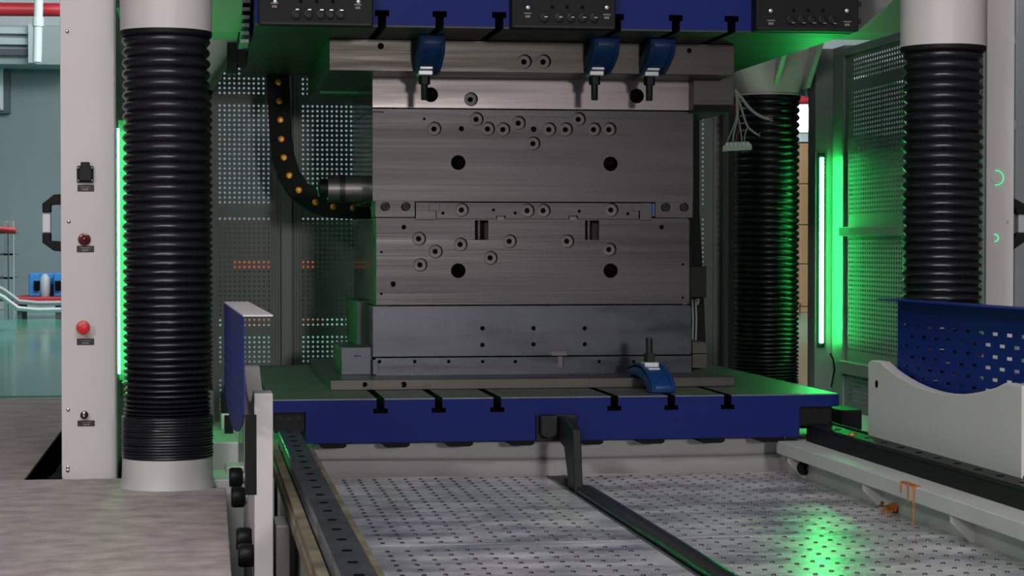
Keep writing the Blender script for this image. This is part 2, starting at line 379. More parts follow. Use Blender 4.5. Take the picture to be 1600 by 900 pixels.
for a in (421, 430, 459, 468, 578, 714, 846, 980, 1114):
    xa = X(a, BY); part('stiffener', MB().box(xa, xa+.009, BY-.012, BY, -.1, zt-.03), 'green_frame', t, .002)
for b in (150, 330, 514):
    zz = Z(b, BY, 400)
    part('seam_rib', MB().box(X(330, BY), X(418, BY), BY-.006, BY, zz-.01, zz-.004), 'fence', t)
part('top_rail', MB().box(X(160, BY), X(1128, BY), BY-.015, BY+.02, zt-.02, zt+.01), 'green_frame', t)
part('end_post', MB().box(X(1128, BY), X(1134, BY), BY-.05, BY+.01, -.1, zt), 'base_white', t, .002)
part('end_sheet', MB().box(X(1134, BY), X(1200, BY), BY-.02, BY, -.1, zt), 'fence', t)
def side_fence(XX, sgn, label, name):
    t = thing(name, label, 'fence', (XX, 8.2, -.1))
    ztop = 1.64; y0, y1 = 7.42, 8.88; pit = .031; piz = .0199
    n = int((y1-y0-.12)/pit); Y0 = y0+.06
    ax, az = ((0, 1, 0), (0, 0, 1)) if sgn < 0 else ((0, 1, 0), (0, 0, 1))
    solid = MB(); prev = ztop
    for ya, rows in [(92, 5), (143, 27), (370, 25), (584, 6)]:
        za = Z(ya, 8.8, 1338)
        if sgn < 0: za = za
        pb = perforated(n, rows, pit, .0058, (XX, Y0, za-rows*piz), ax, az, wall=-.001*sgn, pz=piz, rx=.0095)
        perf_part(pb, t)
        solid.box(XX, XX+.003*sgn, y0, y1, za, prev)
        solid.box(XX, XX+.003*sgn, y0, Y0, za-rows*piz, za); solid.box(XX, XX+.003*sgn, Y0+n*pit, y1, za-rows*piz, za)
        prev = za-rows*piz
    solid.box(XX, XX+.003*sgn, y0, y1, -.1, prev)
    part('panel_frame', solid, 'fence', t)
    for (b0, b1) in ((355, 369), (563, 582)):
        part('cross_rail', MB().box(XX-.035*sgn, XX-.001*sgn, y0+(.35 if sgn < 0 else 0), y1-.03, Z(b1, 8.85, 1322), Z(b0, 8.85, 1322)), 'green_frame', t, .003)
    part('top_rail', MB().box(XX-.012*sgn, XX+.03*sgn, y0, y1, ztop-.02, ztop+.012), 'green_frame', t, .002)
    part('inner_upright', MB().box(XX-.01*sgn, XX, y1-.02, y1, -.1, ztop), 'green_frame', t, .002)
    part('corner_post', MB().box(XX, XX+.045*sgn, y1, y1+.17, -.1, ztop+.03), 'green_frame', t, .003)
    part('lamp_post', MB().box(XX-.078*sgn, XX+.02*sgn, y1+.175, y1+.29, -.1, ztop+.03), 'green_frame', t, .003)
    a = XX-.078*sgn; zz0, zz1 = Z(536, 9.04, 1280), Z(246, 9.04, 1280)
    part('light_strip', MB().box(a+.019*sgn, a+.036*sgn, y1+.158, y1+.178, zz0, zz1), 'led', t, .003, label='glowing green light strip')
    part('strip_holder', MB().box(a+.012*sgn, a+.043*sgn, y1+.168, y1+.176, zz0-.02, zz1+.02), 'black', t)
    return t
tr = side_fence(XR, 1, 'perforated fence washed in green light at the right side of the press', 'side_mesh_fence')
tl = side_fence(XL, -1, 'perforated fence mostly hidden behind the left bellows column', 'side_mesh_fence')
c = [P(*q, 9.0) for q in [(1297, 552), (1302, 562), (1304, 578), (1301, 592), (1299, 605)]]
solo('thin_cable', MB().tube(c, .004, 6), 'black', 'thin black cable dangling below the right green light strip', 'cable', smooth=True)
# ------------------------------------------------------------------ posts
PY = 7.3
def lettering(mb, x0, x1, z0, z1, y):                   # two rows of small engraved strokes
    w = (x1-x0)
    for r, (a, b, n) in enumerate(((.2, .8, 9), (.3, .7, 3))):
        zz = z0+(z1-z0)*(.68 if r == 0 else .3); hh = (z1-z0)*(.07 if r == 0 else .14)
        for k in range(n):
            xa = x0+w*(a+(b-a)*k/n); mb.box(xa, xa+w*(b-a)/n*.7, y-.0006, y, zz-hh, zz+hh)
t = thing('control_post', 'tall cream control post with socket, red lamp and red stop button', 'post', (X(137, PY), PY, 0))
x0, x1 = X(95, PY), X(180, PY)
part('housing', MB().box(x0, x1, PY, PY+.12, -.012, 2.3), 'cream', t, .003)
part('edge_trim', MB().box(x1, x1+.004, PY+.0, PY+.12, -.01, 2.3), 'green_frame', t)
so = part('power_socket', MB().pbox(120, 259, 146, 285, PY-.014, PY), 'black', t, .003)
m = MB().pbox(124, 260, 143, 283, PY-.034, PY-.014); m.pbox(126, 253, 140, 262, PY-.026, PY-.004); part('cover', m, 'black_metal', so, .003)
for a, b in ((122.5, 262), (143.5, 262), (122.5, 282), (143.5, 282)): part('screw', MB().lathe([(.004, 0), (.003, -.003)], P(a, b, PY-.014), 'Y', 10), 'chrome', so)
def lab(a, b, c_, d, t):
    l = part('name_label', MB().pbox(a, b, c_, d, PY-.003, PY), 'label', t, .001)
    mm = MB(); lettering(mm, X(a, PY), X(c_, PY), Z(d, PY, a), Z(b, PY, a), PY-.003); part('print', mm, 'print', l)
for a in ((121, 289, 147, 299), (120, 384, 147, 394), (120, 529, 147, 539), (121, 657, 148, 666)): lab(*a, t)
b = part('indicator_lamp', MB().lathe([(.021, 0), (.021, -.010), (.0165, -.012)], P(132, 374, PY), 'Y', 24), 'darkred', t, smooth=True)
part('lens', MB().lathe([(.015, -.01), (.0145, -.02), (.009, -.026), (.002, -.028)], P(132, 374, PY), 'Y', 24), 'darkred', b, smooth=True)
b = part('stop_button', MB().lathe([(.013, 0), (.013, -.03)], P(131, 511, PY), 'Y', 24), 'red', t, smooth=True)
part('mushroom_head', MB().lathe([(.014, -.028), (.0225, -.032), (.0235, -.042), (.021, -.05), (.012, -.053), (.002, -.054)], P(131, 511, PY), 'Y', 28), 'red', b, smooth=True)
b = part('key_switch', MB().lathe([(.013, 0), (.013, -.022), (.011, -.026)], P(132, 648, PY), 'Y', 20), 'black', t, smooth=True)
part('toggle', MB().pbox(129, 644, 133, 652, PY-.045, PY-.026), 'chrome', b, .002)
for a, b_ in ((105, 49), (107.5, 346), (106.5, 640), (106, 735), (106, 730)):
    part('screw', MB().lathe([(.006, 0), (.006, -.004), (.003, -.006)], P(a, b_, PY), 'Y', 12), 'chrome', t, smooth=True)
def handle(t, root_x, sgn, Yh):
    u = S(Yh)
    def hp(dx, py): return Vector((root_x+sgn*dx*u, Yh, Z(py, Yh, 800)))
    return hp
for (root, sgn, tt, off, wd) in ((x0, -1, t, 0, 30),):
    hd = part('grip', MB().pbox(66, 333, 79, 364, PY+.03, PY+.07), 'hallwhite', t, .005, label='silver handle grip')
    m = MB().prism([P(*q, PY+.02) for q in [(66, 332), (66, 318), (84, 304), (96, 303), (96, 319), (79, 320), (79, 332)]], (0, .06, 0)); part('handle_bracket', m, 'black', t, .003)
    m = MB().prism([P(*q, PY+.02) for q in [(66, 364), (66, 379), (84, 392), (96, 393), (96, 377), (79, 376), (79, 364)]], (0, .06, 0)); part('handle_bracket', m, 'black', t, .003)
# wedge gap beside the post foot, its shade put in as a dark sheet
m = MB().prism([(X(72, 7.27), 7.265, -.001), (X(95, 7.27), 7.265, -.001), (X(95, 7.27), 7.75, -.001)], (0, 0, .004)); solo('gap_shade_sheet', m, 'dark', 'dark wedge-shaped sheet painting the shaded gap at the foot of the control post', 'plate')
PR = 7.25
t = thing('control_post', 'grey-beige post with two green ring lights behind the right front column', 'post', (X(1565, PR), PR, 0))
xa, xb = X(1541, PR), X(1584, PR)
part('housing', MB().box(xa, xb, PR, PR+.15, -.012, 2.3), 'cream', t, .003)
part('inner_channel', MB().box(xa-.008, xa, PR+.02, PR+.15, -.01, 2.3), 'green_frame', t)
for (a, b, r) in ((1557, 278, .026), (1554.5, 372, .013)):
    m = MB(); c0 = P(a, b, PR-.004)
    pts = [c0+Vector((r*math.cos(q), 0, r*math.sin(q))) for q in [(-100+k*12.5)*PI/180 for k in range(17)]]
    m.tube(pts, .0016, 6); part('ring_light', m, 'ring', t, smooth=True)
    part('button', MB().lathe([(r*.86, 0), (r*.86, -.003)], P(a, b, PR), 'Y', 24), 'cream', t)
part('grip', MB().pbox(1592, 334, 1612, 364, PR+.03, PR+.07), 'duct', t, .005)
for pts in ([(1584, 309), (1600, 318), (1618, 333), (1618, 336), (1590, 334), (1587, 325), (1584, 323)], [(1584, 390), (1600, 379), (1618, 366), (1618, 363), (1590, 364), (1587, 372), (1584, 376)]):
    part('handle_bracket', MB().prism([P(*q, PR+.02) for q in pts], (0, .06, 0)), 'black', t, .003)
for b in (62, 195): part('hinge', MB().pbox(1585, b-7, 1589, b+7, PR, PR+.03), 'chrome', t, .001)
part('screw', MB().lathe([(.005, 0), (.005, -.004)], P(1574, 347, PR), 'Y', 12), 'duct', t)
solo('equipment_cabinet', MB().pbox(1586, -60, 1760, 690, 9.2, 10.0), 'duct', 'plain grey cabinet side at the extreme right edge behind the post', 'cabinet', .01)
# green LED tube behind the left post + an unseen twin added on the right for mould reflections
for (xx, sgn, lb) in ((x1, 1, 'green light strip along the inner edge of the cream control post'), (xa-.03, -1, 'unseen green light strip added behind the right front bellows column')):
    t = thing('light_strip', lb, 'light', (xx, 7.44, .3))
    part('tube', MB().box(xx+.002*sgn, xx+.010*sgn, 7.432, 7.45, Z(585, 7.4, 200), Z(200, 7.4, 200)), 'led' if sgn > 0 else 'led_soft', t)
    part('added_reflector', MB().box(xx+.004*sgn, xx+.038*sgn, 7.52, 7.535, Z(592, 7.6, 200), Z(190, 7.6, 200)), 'green_frame', t)  # plate added to catch the tube's light as a wide green band
    part('holder', MB().box(xx-.012*sgn, xx+.002*sgn, 7.425, 7.455, Z(588, 7.4, 200), Z(197, 7.4, 200)), 'black', t)
# ------------------------------------------------------------------ columns
def bellows_profile(z0, z1, n, r0, r1, dense=1.0):
    pr = []; hs = []
    for k in range(n+1): hs.append((k/n)**dense)
    for k in range(n):
        a = z0+(z1-z0)*hs[k]; b = z0+(z1-z0)*hs[k+1]; j = random.uniform(-.0015, .0015)
        pr += [(r0+j, a), (r0+(r1-r0)*.62+j, a+(b-a)*.22), (r1+j, a+(b-a)*.42), (r1+j, a+(b-a)*.55), (r0+(r1-r0)*.70+j, a+(b-a)*.82)]
    pr.append((r0, z1)); return pr
def column(cx, cy, ztop_b, zbot_b, zbase, rs, rb, label, front=True, nf=46):
    t = thing('press_column', label, 'column', (cx, cy, min(zbase, 0)), 'guide columns with black bellows')
    part('sleeve', MB().lathe([(rs, ztop_b), (rs, 2.6)], (cx, cy, 0), n=64), 'sleeve', t, smooth=True)
    part('collar', MB().lathe([(rs*.985, ztop_b+.004), (rs*1.0, ztop_b), (rs*1.0, ztop_b-.014), (rs*.96, ztop_b-.02)], (cx, cy, 0), n=64), 'black', t, smooth=True)
    zf = zbot_b+.135 if front else zbot_b
    pr = bellows_profile(zf, ztop_b-.015, nf, rb-.013, rb, 1.35)
    part('bellows', MB().lathe(pr, (cx, cy, 0), n=64), 'rubber', t, smooth=True)
    if front:
        pr = bellows_profile(zbot_b, zf+.002, 15, rb+.003, rb+.006)
        part('folded_bellows', MB().lathe(pr, (cx, cy, 0), n=64), 'rubber', t, smooth=True)
    part('base_collar', MB().lathe([(rb+.014, zbase), (rb+.011, zbase+.012), (rb+.006, zbase+.03), (rb+.004, zbot_b)], (cx, cy, 0), n=64), 'base_white', t, smooth=True)
    return t
CY = 7.0
cxl = (X(193, CY)+X(330, CY))/2-.002
column(cxl, CY, Z(50, CY, 260), Z(721, CY-.15, 260), 0, .149, .143, 'front left press column in black bellows with white round sleeve and base')
cxr = (X(1404, CY)+X(1540, CY))/2
column(cxr, CY, Z(74, CY, 1472), Z(700, CY, 1472), -.1, .147, .138, 'front right press column in black bellows behind the blue guard panel')
cxb = 2.53
column(cxb, 9.2, Z(147, 9.05, 1196), Z(600, 9.2, 1196), -.1, .150, .146, 'rear right press column in black bellows beside the hanging wires', front=False, nf=52)
column(-.09, 9.2, Z(147, 9.05, 1196), Z(600, 9.2, 1196), -.1, .150, .146, 'rear left press column hidden behind the front left one', front=False, nf=52)
# ------------------------------------------------------------------ upper platen
TY = 7.0; TB = 9.04
zu = Z(46, TY, 850)
pxl, pxr = X(400, TY), X(1328, TY)
t = thing('upper_platen', 'blue upper press platen with T-slots and black connector boxes', 'press platen', (1.2, TY, zu)); platen = t
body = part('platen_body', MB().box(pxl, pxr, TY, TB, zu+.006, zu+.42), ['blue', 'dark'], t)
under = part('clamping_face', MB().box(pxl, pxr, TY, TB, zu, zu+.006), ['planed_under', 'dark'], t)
c = MB(); c2 = MB()
for q in (597, 687, 780, 964, 1056, 1143):
    xc = X(q, TY, 30); c.box(xc-.014, xc+.014, TY-.1, TB+.1, zu-.05, Z(29, TY)); c.box(xc-.024, xc+.024, TY-.1, TB+.1, Z(29.5, TY), Z(20, TY))
    c2.box(xc-.014, xc+.014, TY-.1, TB+.1, zu-.05, zu+.05)
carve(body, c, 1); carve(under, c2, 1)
def conn_box(a, b, bot, pr, led1, led2, dots, plugs, py_led):
    bx = part('connector_box', MB().pbox(a, -40, b, bot, TY-pr, TY+.0), 'black', platen, .004)
    yf = TY-pr
    for q in (led1, led2):
        part('lamp_dot', MB().lathe([(.007, 0), (.0065, -.004), (.002, -.006)], P(q, py_led, yf), 'Y', 14), 'bright', bx, smooth=True)
        mm = MB(); lettering(mm, X(q-10, yf), X(q+10, yf), Z(py_led+18, yf), Z(py_led+5, yf), yf); part('print', mm, 'print', bx)
    for q in dots: part('port', MB().lathe([(.006, 0), (.006, -.002)], P(q, py_led-1 if py_led > 4 else 2, yf), 'Y', 12), 'dark', bx)
    for q in plugs:
        part('plug', MB().lathe([(.014, 0), (.014, -.008), (.010, -.009), (.010, -.004)], P(q, bot-17, yf), 'Y', 18), 'black_metal', bx, smooth=True)
        part('latch', MB().box(X(q, yf)-.001, X(q, yf)+.010, yf-.013, yf-.008, Z(bot-19, yf), Z(bot-17.5, yf)), 'chrome', bx)
    part('bottom_lip', MB().pbox(a+3, bot-5, b-3, bot-1, yf-.004, yf+.02), 'black_metal', bx, .001)
conn_box(404, 583, 40, .055, 430, 560, (470, 495, 520), (463, 482, 501, 516, 532), 3)
conn_box(800, 962, 45, .06, 825, 948, (863, 886, 910), (850, 873, 892, 910, 928), 12)
conn_box(1182, 1342, 48, .07, 1204, 1323, (1240, 1263, 1286), (1235, 1252, 1268, 1284, 1300), 17)
for b in (6, 33): part('hinge_lug', MB().pbox(1341, b-4, 1346, b+4, TY-.06, TY-.02), 'black_metal', platen, .002)
# toothed rack and gusset edge at the left end
for k in range(7):
    part('rack_tooth', MB().pbox(378-k*.5, -14+k*12.5, 392-k*.5, -8+k*12.5, 7.3, 7.5), 'green_frame', platen, .002)
part('end_gusset', MB().prism([P(*q, 7.5) for q in [(398, -20), (393, 40), (384, 62), (372, 62), (378, -20)]], (0, .3, 0)), 'blue', platen)
m = MB().pbox(355, 66, 371, 113, 8.2, 8.3); m.pbox(371, 78, 386, 102, 8.2, 8.3); part('guide_shoe', m, 'black', platen, .003)
# column heads
def loft(top, bot, t, name='head_casting'):
    n = len(top); m = MB(); fs = [(k, (k+1) % n, n+(k+1) % n, n+k) for k in range(n)]+[tuple(range(n)), tuple(range(2*n-1, n-1, -1))]
    m.add(list(bot)+list(top), fs); return part(name, m, 'sleeve', t, smooth=True)
def ring_rect(x0, x1, y0, y1, z, n=32):
    out = []; cx, cy = (x0+x1)/2, (y0+y1)/2; hx, hy = (x1-x0)/2, (y1-y0)/2
    for k in range(n):
        a = 2*PI*k/n+PI/n; ca, sa = math.cos(a), math.sin(a); q = 1/max(abs(ca), abs(sa)); out.append((cx+hx*ca*q, cy+hy*sa*q, z))
    return out
def ring_circ(cx, cy, r, z, n=32): return [(cx+r*math.cos(2*PI*k/n+PI/n), cy+r*math.sin(2*PI*k/n+PI/n), z) for k in range(n)]
zh = Z(147, 9.05, 1196)
loft(ring_rect(2.22, 2.735, 8.96, 9.42, zu+.22), ring_circ(cxb, 9.2, .156, zh+.01), platen)
loft(ring_rect(-.30, .22, 8.96, 9.42, zu+.22), ring_circ(-.09, 9.2, .156, zh+.01), platen)
for xa_ in (2.515, 2.665, -.09, -.24):
    part('rib', MB().prism([(xa_, 8.78, zu+.2), (xa_, 9.2, zu+.2), (xa_, 9.2, zh+.03), (xa_, 9.05, zh+.03)], (.02, 0, 0)), 'sleeve', platen)
for (a, b, bot) in ((322, 378, 57), (1338, 1404, 42)):
    part('arm', MB().prism([(X(a, 7.5), 7.02, Z(-20, 7.02)), (X(a, 7.5), 7.5, Z(bot, 7.5)), (X(a, 7.5), 7.8, Z(bot, 7.5)), (X(a, 7.5), 7.8, 2.3), (X(a, 7.5), 7.02, 2.3)], (X(b, 7.5)-X(a, 7.5), 0, 0)), 'sleeve', platen, .003)
# ------------------------------------------------------------------ bolster table
zt_, zb_ = Z(620, TY, 860), Z(688, TY, 860)
txl, txr = X(421, TY), X(1312, TY)
zc = Z(640, TY, 860)
t = thing('bolster_table', 'blue bolster table with T-slots carrying the steel mould', 'press table', (1.2, TY, zb_)); table = t
m = MB(); m.prism([(txl, TY, zc), (X(477, TY), TY, zc), (X(477, TY), TY, zb_), (X(1250, TY), TY, zb_), (X(1250, TY), TY, zc), (txr, TY, zc), (txr, TY, zt_-.004), (txl, TY, zt_-.004)], (0, TB-TY, 0))
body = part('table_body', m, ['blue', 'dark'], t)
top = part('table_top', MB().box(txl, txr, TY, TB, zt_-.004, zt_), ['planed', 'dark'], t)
c = MB(); c2 = MB()
for q in (594.5, 685.5, 777, 960, 1049, 1137):
    xc = X(q, TY, 630); c.box(xc-.013, xc+.013, TY-.1, TB+.1, Z(636, TY), zt_+.05); c.box(xc-.024, xc+.024, TY-.1, TB+.1, Z(643, TY), Z(635.5, TY))
    c2.box(xc-.013, xc+.013, TY-.1, TB+.1, zt_-.05, zt_+.05)
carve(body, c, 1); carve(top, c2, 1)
for a, b in ((500, 541), (599, 640), (697, 739), (795, 835), (907, 943), (999, 1039), (1094, 1133), (1187, 1226)):
    z1 = zb_; x_0, x_1 = X(a, TY+.03), X(b, TY+.03)
    part('notch_shade', MB().prism([(x_0, TY+.03, z1), (x_1, TY+.03, z1), (x_1, TY+.03, z1-.014), (x_1-.012, TY+.03, z1-.02), (x_0+.012, TY+.03, z1-.02), (x_0, TY+.03, z1-.014)], (0, .25, 0)), 'black', t)  # black block puts the shade of an open notch into the colour
for a, b in ((428, 476), (1251, 1302)):
    bl = part('carriage', MB().box(X(a, TY), X(b, TY), TY+.012, TY+.4, Z(671, TY), zc+.001), 'black', t, .002)
    for q in range(3): part('bolt', MB().lathe([(.006, 0), (.006, -.005)], (X(a+10+14*q, TY), TY+.012, Z(650, TY)), 'Y', 10), 'black_metal', bl)
part('corner_lug', MB().box(X(1250, TY), X(1312, TY), TY+.2, TY+.4, Z(683, TY), zc), 'blue', t)
# draw-bar bracket
bk = part('bracket_plate', MB().pbox(838, 648, 902, 690, TY-.02, TY), 'black_metal', t, .003)
bcx = X(870, TY)
m = MB().prism([P(*q, 6.93) for q in [(845, 650), (872, 650), (872, 680), (858, 686), (845, 680)]], (0, .06, 0)); part('bracket_boss', m, 'black_metal', bk, .004)
xarm = X(888, 6.75)
zlow = .0
m = MB().prism([(xarm, 6.97, Z(650, 6.97)), (xarm, 6.97, Z(684, 6.97)), (xarm, 6.83, Z(700, 6.83)), (xarm, 6.72, -.02), (xarm, 6.62, -.02), (xarm, 6.66, Z(672, 6.66)), (xarm, 6.80, Z(655, 6.8))], (.026, 0, 0))
part('bracket_arm', m, 'black_metal', bk, .003)
for q in ((848, 656), (848, 682), (896, 656), (896, 682)): part('bolt', MB().lathe([(.007, 0), (.007, -.006)], P(*q, TY-.02), 'Y', 10), 'black', bk)
# right side black boxes beside the table
solo('limit_switch_box', MB().pbox(1314, 641, 1347, 672, 7.25, 7.5), 'black', 'black box beside the right rear end of the table', 'box', .004)
t = thing('limit_switch', 'slim black switch standing behind the left blue guard panel', 'switch', (X(355, 7.6), 7.6, .0))
part('body', MB().pbox(345, 614, 363, 646, 7.6, 7.68), 'black', t, .003); part('leg', MB().box(X(350, 7.6), X(364, 7.6), 7.62, 7.66, Z(700, 7.6), Z(645, 7.6)), 'black', t)
part('tip', MB().pbox(350, 600, 360, 614, 7.61, 7.66), 'black', t, .004)
# ------------------------------------------------------------------ machine base, rails
t = thing('machine_base', 'white painted steel bed under the table and rails', 'machine bed', (1.2, 8, -.6)); base = t
part('cross_beam', MB().box(X(490, 7.22), X(1250, 7.22), 7.22, 9.3, -.4, zb_-.022), 'base_white', t, .003)
part('cross_ledge', MB().tube([P(500, 719, 7.21), P(820, 718, 7.21), P(1238, 710, 7.21)], .004, 6), 'duct', t)
part('end_plate', MB().box(X(1232, 7.1), X(1243, 7.1), 7.08, 7.25, -.05, zb_-.025), 'base_white', t, .002)
zr = Z(668, TY)                       # rail top
lz = .118                             # flange top
LX0, LX1 = G(428, 727, lz).x, G(603, 900, lz).x
RX0 = G(1600, 797, lz).x; RXL = G(1600, 818, lz).x
part('left_beam', MB().box(LX0+.03, LX1-.035, 2.5, 9.2, -.55, lz-.03), 'base_white', t, .003)
part('left_flange', MB().box(LX0, LX1, 2.5, 7.02, lz-.035, lz), 'oldbrass', t, .003)
part('right_flange', MB().box(RXL, 2.62, 2.5, 7.05, lz-.045, lz), 'base_white', t, .003)
part('right_flange_tail', MB().box(X(1243, 7.1), 2.62, 7.05, 9.3, -.4, lz), 'base_white', t, .003)
FX = G(1600, 877, 0).x
part('right_wall', MB().box(FX, FX+.05, 2.5, 7.06, -.55, lz-.045), 'base_white', t)
for yy in (5.35, 6.1, 6.92): part('web_plate', MB().prism([(RXL+.005, yy, lz-.045), (FX, yy, lz-.045), (FX, yy, .0), (FX-.012, yy, .0), (RXL+.005, yy, lz-.065)], (0, .014, 0)), 'base_white', t)
part('rubber_stop', MB().lathe([(.024, 0), (.026, -.02), (.018, -.045), (.010, -.047), (.010, -.03)], (P(1259, 732, 6.9).x, 6.94, P(1259, 732, 6.9).z), 'Y', 24), 'black', t, smooth=True)
part('side_skirt', MB().box(-.26, PITX+.16, 6.99, 9.3, -.4, .02), 'base_white', t, .004)
part('pedestal', MB().box(X(322, 7.3), X(372, 7.3), 7.30, 7.8, 0, .115), 'base_white', t, .005)
part('pedestal', MB().box(X(352, 7.18), X(385, 7.18), 7.15, 7.3, 0, .045), 'base_white', t, .005)
part('pedestal', MB().box(X(345, 7.9), X(372, 7.9), 7.9, 8.3, 0, .2), 'base_white', t, .005)
part('outer_sill', MB().box(2.66, 3.0, 7.25, 9.0, -.4, .03), 'base_white', t)
def rail(xa, xb, label, mside, pitch=.06, hw=True):
    t = thing('slide_rail', label, 'rail', ((xa+xb)/2, 5, lz), 'slide rails of the bolster table')
    prof = [(xa, lz), (xa, lz+.02), (xa+.006, lz+.03), (xa, lz+.045), (xa, zr-.003), (xa+.003, zr), (xb-.003, zr), (xb, zr-.003), (xb, lz+.045), (xb-.006, lz+.03), (xb, lz+.02), (xb, lz)]
    part('rail_bar', MB().prism([(a, 2.6, b) for a, b in prof], (0, 4.42, 0)), mside, t)
    y = 3.1
    while y < 6.95:
        part('bolt_cap', MB().lathe([(.011, 0), (.011, .0015)], ((xa+xb)/2, y, zr), 'Z', 14), 'dark', t); y += .16
    return t
rl0, rl1 = G(433, 670, zr).x, G(467, 670, zr).x
rail(rl0, rl1, 'worn grey slide rail on the yellowed left beam', 'rail')
rr0, rr1 = G(1600, 770, zr).x, G(1600, 747, zr).x
rr0 = X(1262, TY, 668)
rt = rail(rr0, rr1-.004, 'black slide rail on the white right beam', 'black_metal')
part('scraper_strip', MB().box(rr0-.004, rr0, 2.6, 7.0, lz+.001, zr-.012), 'black', rt)
part('outer_strip', MB().box(rr1-.004, rr1+.004, 2.6, 7.0, lz, zr+.006), 'black', rt)
part('side_plate', MB().box(rl0-.028, rl0-.004, 2.6, 6.95, lz, lz+.022), 'oldbrass', base)
m = MB().box(X(426, 5.7), X(447, 5.7), 5.5, 5.7, -.5, Z(806, 5.6)); part('stay', m, 'base_white', base, .003)
# ------------------------------------------------------------------ perforated floor plates
def floor_plate(x0, x1, y0, y1, label, nx0, dy=.08, slots=None):
    t = thing('floor_plate', label, 'floor plate', ((x0+x1)/2, (y0+y1)/2, -.01), 'punched metal floor plates between the rails')
    part('sheet', MB().box(x0, x1, y0, y1, -.006, 0), 'perf', t, .001)
    m = MB(); d = MB(); n = 8; px_ = .052
    nx = int((x1-x0-.05)/px_); ny = int((y1-y0-.03)/dy); ox = x0+(x1-x0-(nx-1)*px_)/2
    for i in range(nx):
        for j in range(ny):
            cx, cy = ox+i*px_, y0+.04+j*dy; vs = []
            if slots: cy += (i % 2)*dy*.5
            if cy > y1-.02: continue
            for (r, z) in ((.0066, .0002), (.0060, .0026), (.0052, .0028), (.0050, .001)):
                for k in range(n): vs.append((cx+r*math.cos(2*PI*k/n), cy+r*1.1*math.sin(2*PI*k/n), z))
            m.add(vs, [(a*n+k, a*n+(k+1) % n, (a+1)*n+(k+1) % n, (a+1)*n+k) for a in range(3) for k in range(n)])
            d.add([(cx+.0051*math.cos(2*PI*k/n), cy+.0056*math.sin(2*PI*k/n), .0024) for k in range(n)], [tuple(range(n))])
    part('raised_rims', m, 'steel_in', t, smooth=True, stuff=True); part('punched_holes', d, 'dark', t, stuff=True)  # each hole is a flat near-black disc with its shade painted in
    return t
CH0 = G(1082, 896, 0).x; CH1 = G(1100, 878, 0).x+.004
fy = G(700, 744, 0).y
sy1 = G(700, 851, 0).y; sy2 = G(1065, 840, 0).y
floor_plate(LX1-.02, CH0, sy1+.003, fy, 'scuffed punched floor plate left of the draw track, nearer the table', 0)
floor_plate(LX1-.02, CH0, 2.8, sy1, 'scuffed punched floor plate left of the draw track, nearer the front', 0)
floor_plate(CH1, FX, sy2+.003, fy, 'scuffed punched floor plate right of the draw track, nearer the table', 0, slots=True)
floor_plate(CH1, FX, 2.8, sy2, 'scuffed punched floor plate right of the draw track with a green reflection', 0, slots=True)
solo('floor_tray', MB().box(LX1-.05, FX+.02, 2.6, 7.23, -.09, -.06), 'black', 'dark tray seen in the slot beneath the draw track', 'tray')
solo('cable_duct', MB().box(X(840, 7.1), X(905, 7.1), fy-.03, 7.21, -.055, -.01), 'label', 'small dark opening behind the foot of the draw bracket', 'opening')
# draw track: rounded black cover in the slot
t = thing('draw_track', 'long black draw track with rounded cover between the floor plates', 'track', ((CH0+CH1)/2, 5, -.05))
xc = (CH0+CH1)/2+.014; rr = .035
prof = [(xc-rr, -.05)]+[(xc+rr*math.cos(PI-PI*k/12), -.002+rr*.75*math.sin(PI*k/12)) for k in range(13)]+[(xc+rr, -.05)]
part('cover', MB().prism([(a, 2.7, b) for a, b in prof], (0, 6.62-2.7, 0)), 'track_black', t, smooth=True)
part('channel_edge', MB().box(CH0, CH0+.006, 2.7, 7.1, -.05, .004), 'rail', t)
part('channel_edge', MB().box(CH1-.004, CH1, 2.7, 7.1, -.05, .004), 'rail', t)
part('track_head', MB().box(xc-.03, xc+.018, 6.5, 6.66, -.05, .018), 'black_metal', t, .004)
# grease
m = MB(); gp = G(1406, 800, 0)
for k in range(46):
    a = random.uniform(0, 2*PI); r = random.uniform(0, .05); q = gp+Vector((r*math.cos(a)*1.2, r*math.sin(a)*1.3, random.uniform(.004, .012)))
    pts = [q+Vector((random.uniform(-.012, .012), random.uniform(-.012, .012), random.uniform(-.004, .016))) for _ in range(4)]
    m.tube(pts, [.004, .008, .007, .003], 6)
solo('grease_lump', m, 'orange', 'curled orange grease lump lying on the right punched floor plate', 'grease', smooth=True)
t = thing('grease_drip', 'orange grease drips running down the white beam under the right rail', 'grease', tuple(P(1420, 760, 6.1)))
yy = XP(1420, 748, RXL).y
for k, (dy, ln) in enumerate(((0, .05), (-.05, .11), (.06, .03))):
    part('drip', MB().tube([(RXL-.002, yy+dy, lz+.002), (RXL-.003, yy+dy, lz-.02), (RXL-.002, yy+dy+.004, lz-ln)], [.004, .0025, .0015], 6), 'orange', t, smooth=True)
part('smear', MB().box(RXL-.002, RXL+.016, yy-.06, yy+.07, lz, lz+.003), 'orange', t, .0015)
pz = G(1346, 680, zr)
solo('grease_lump', MB().lathe([(.012, 0), (.01, .006), (.003, .009)], (rr0+.02, pz.y, zr), n=8), 'orange', 'small orange grease blob on top of the black right rail', 'grease', smooth=True)
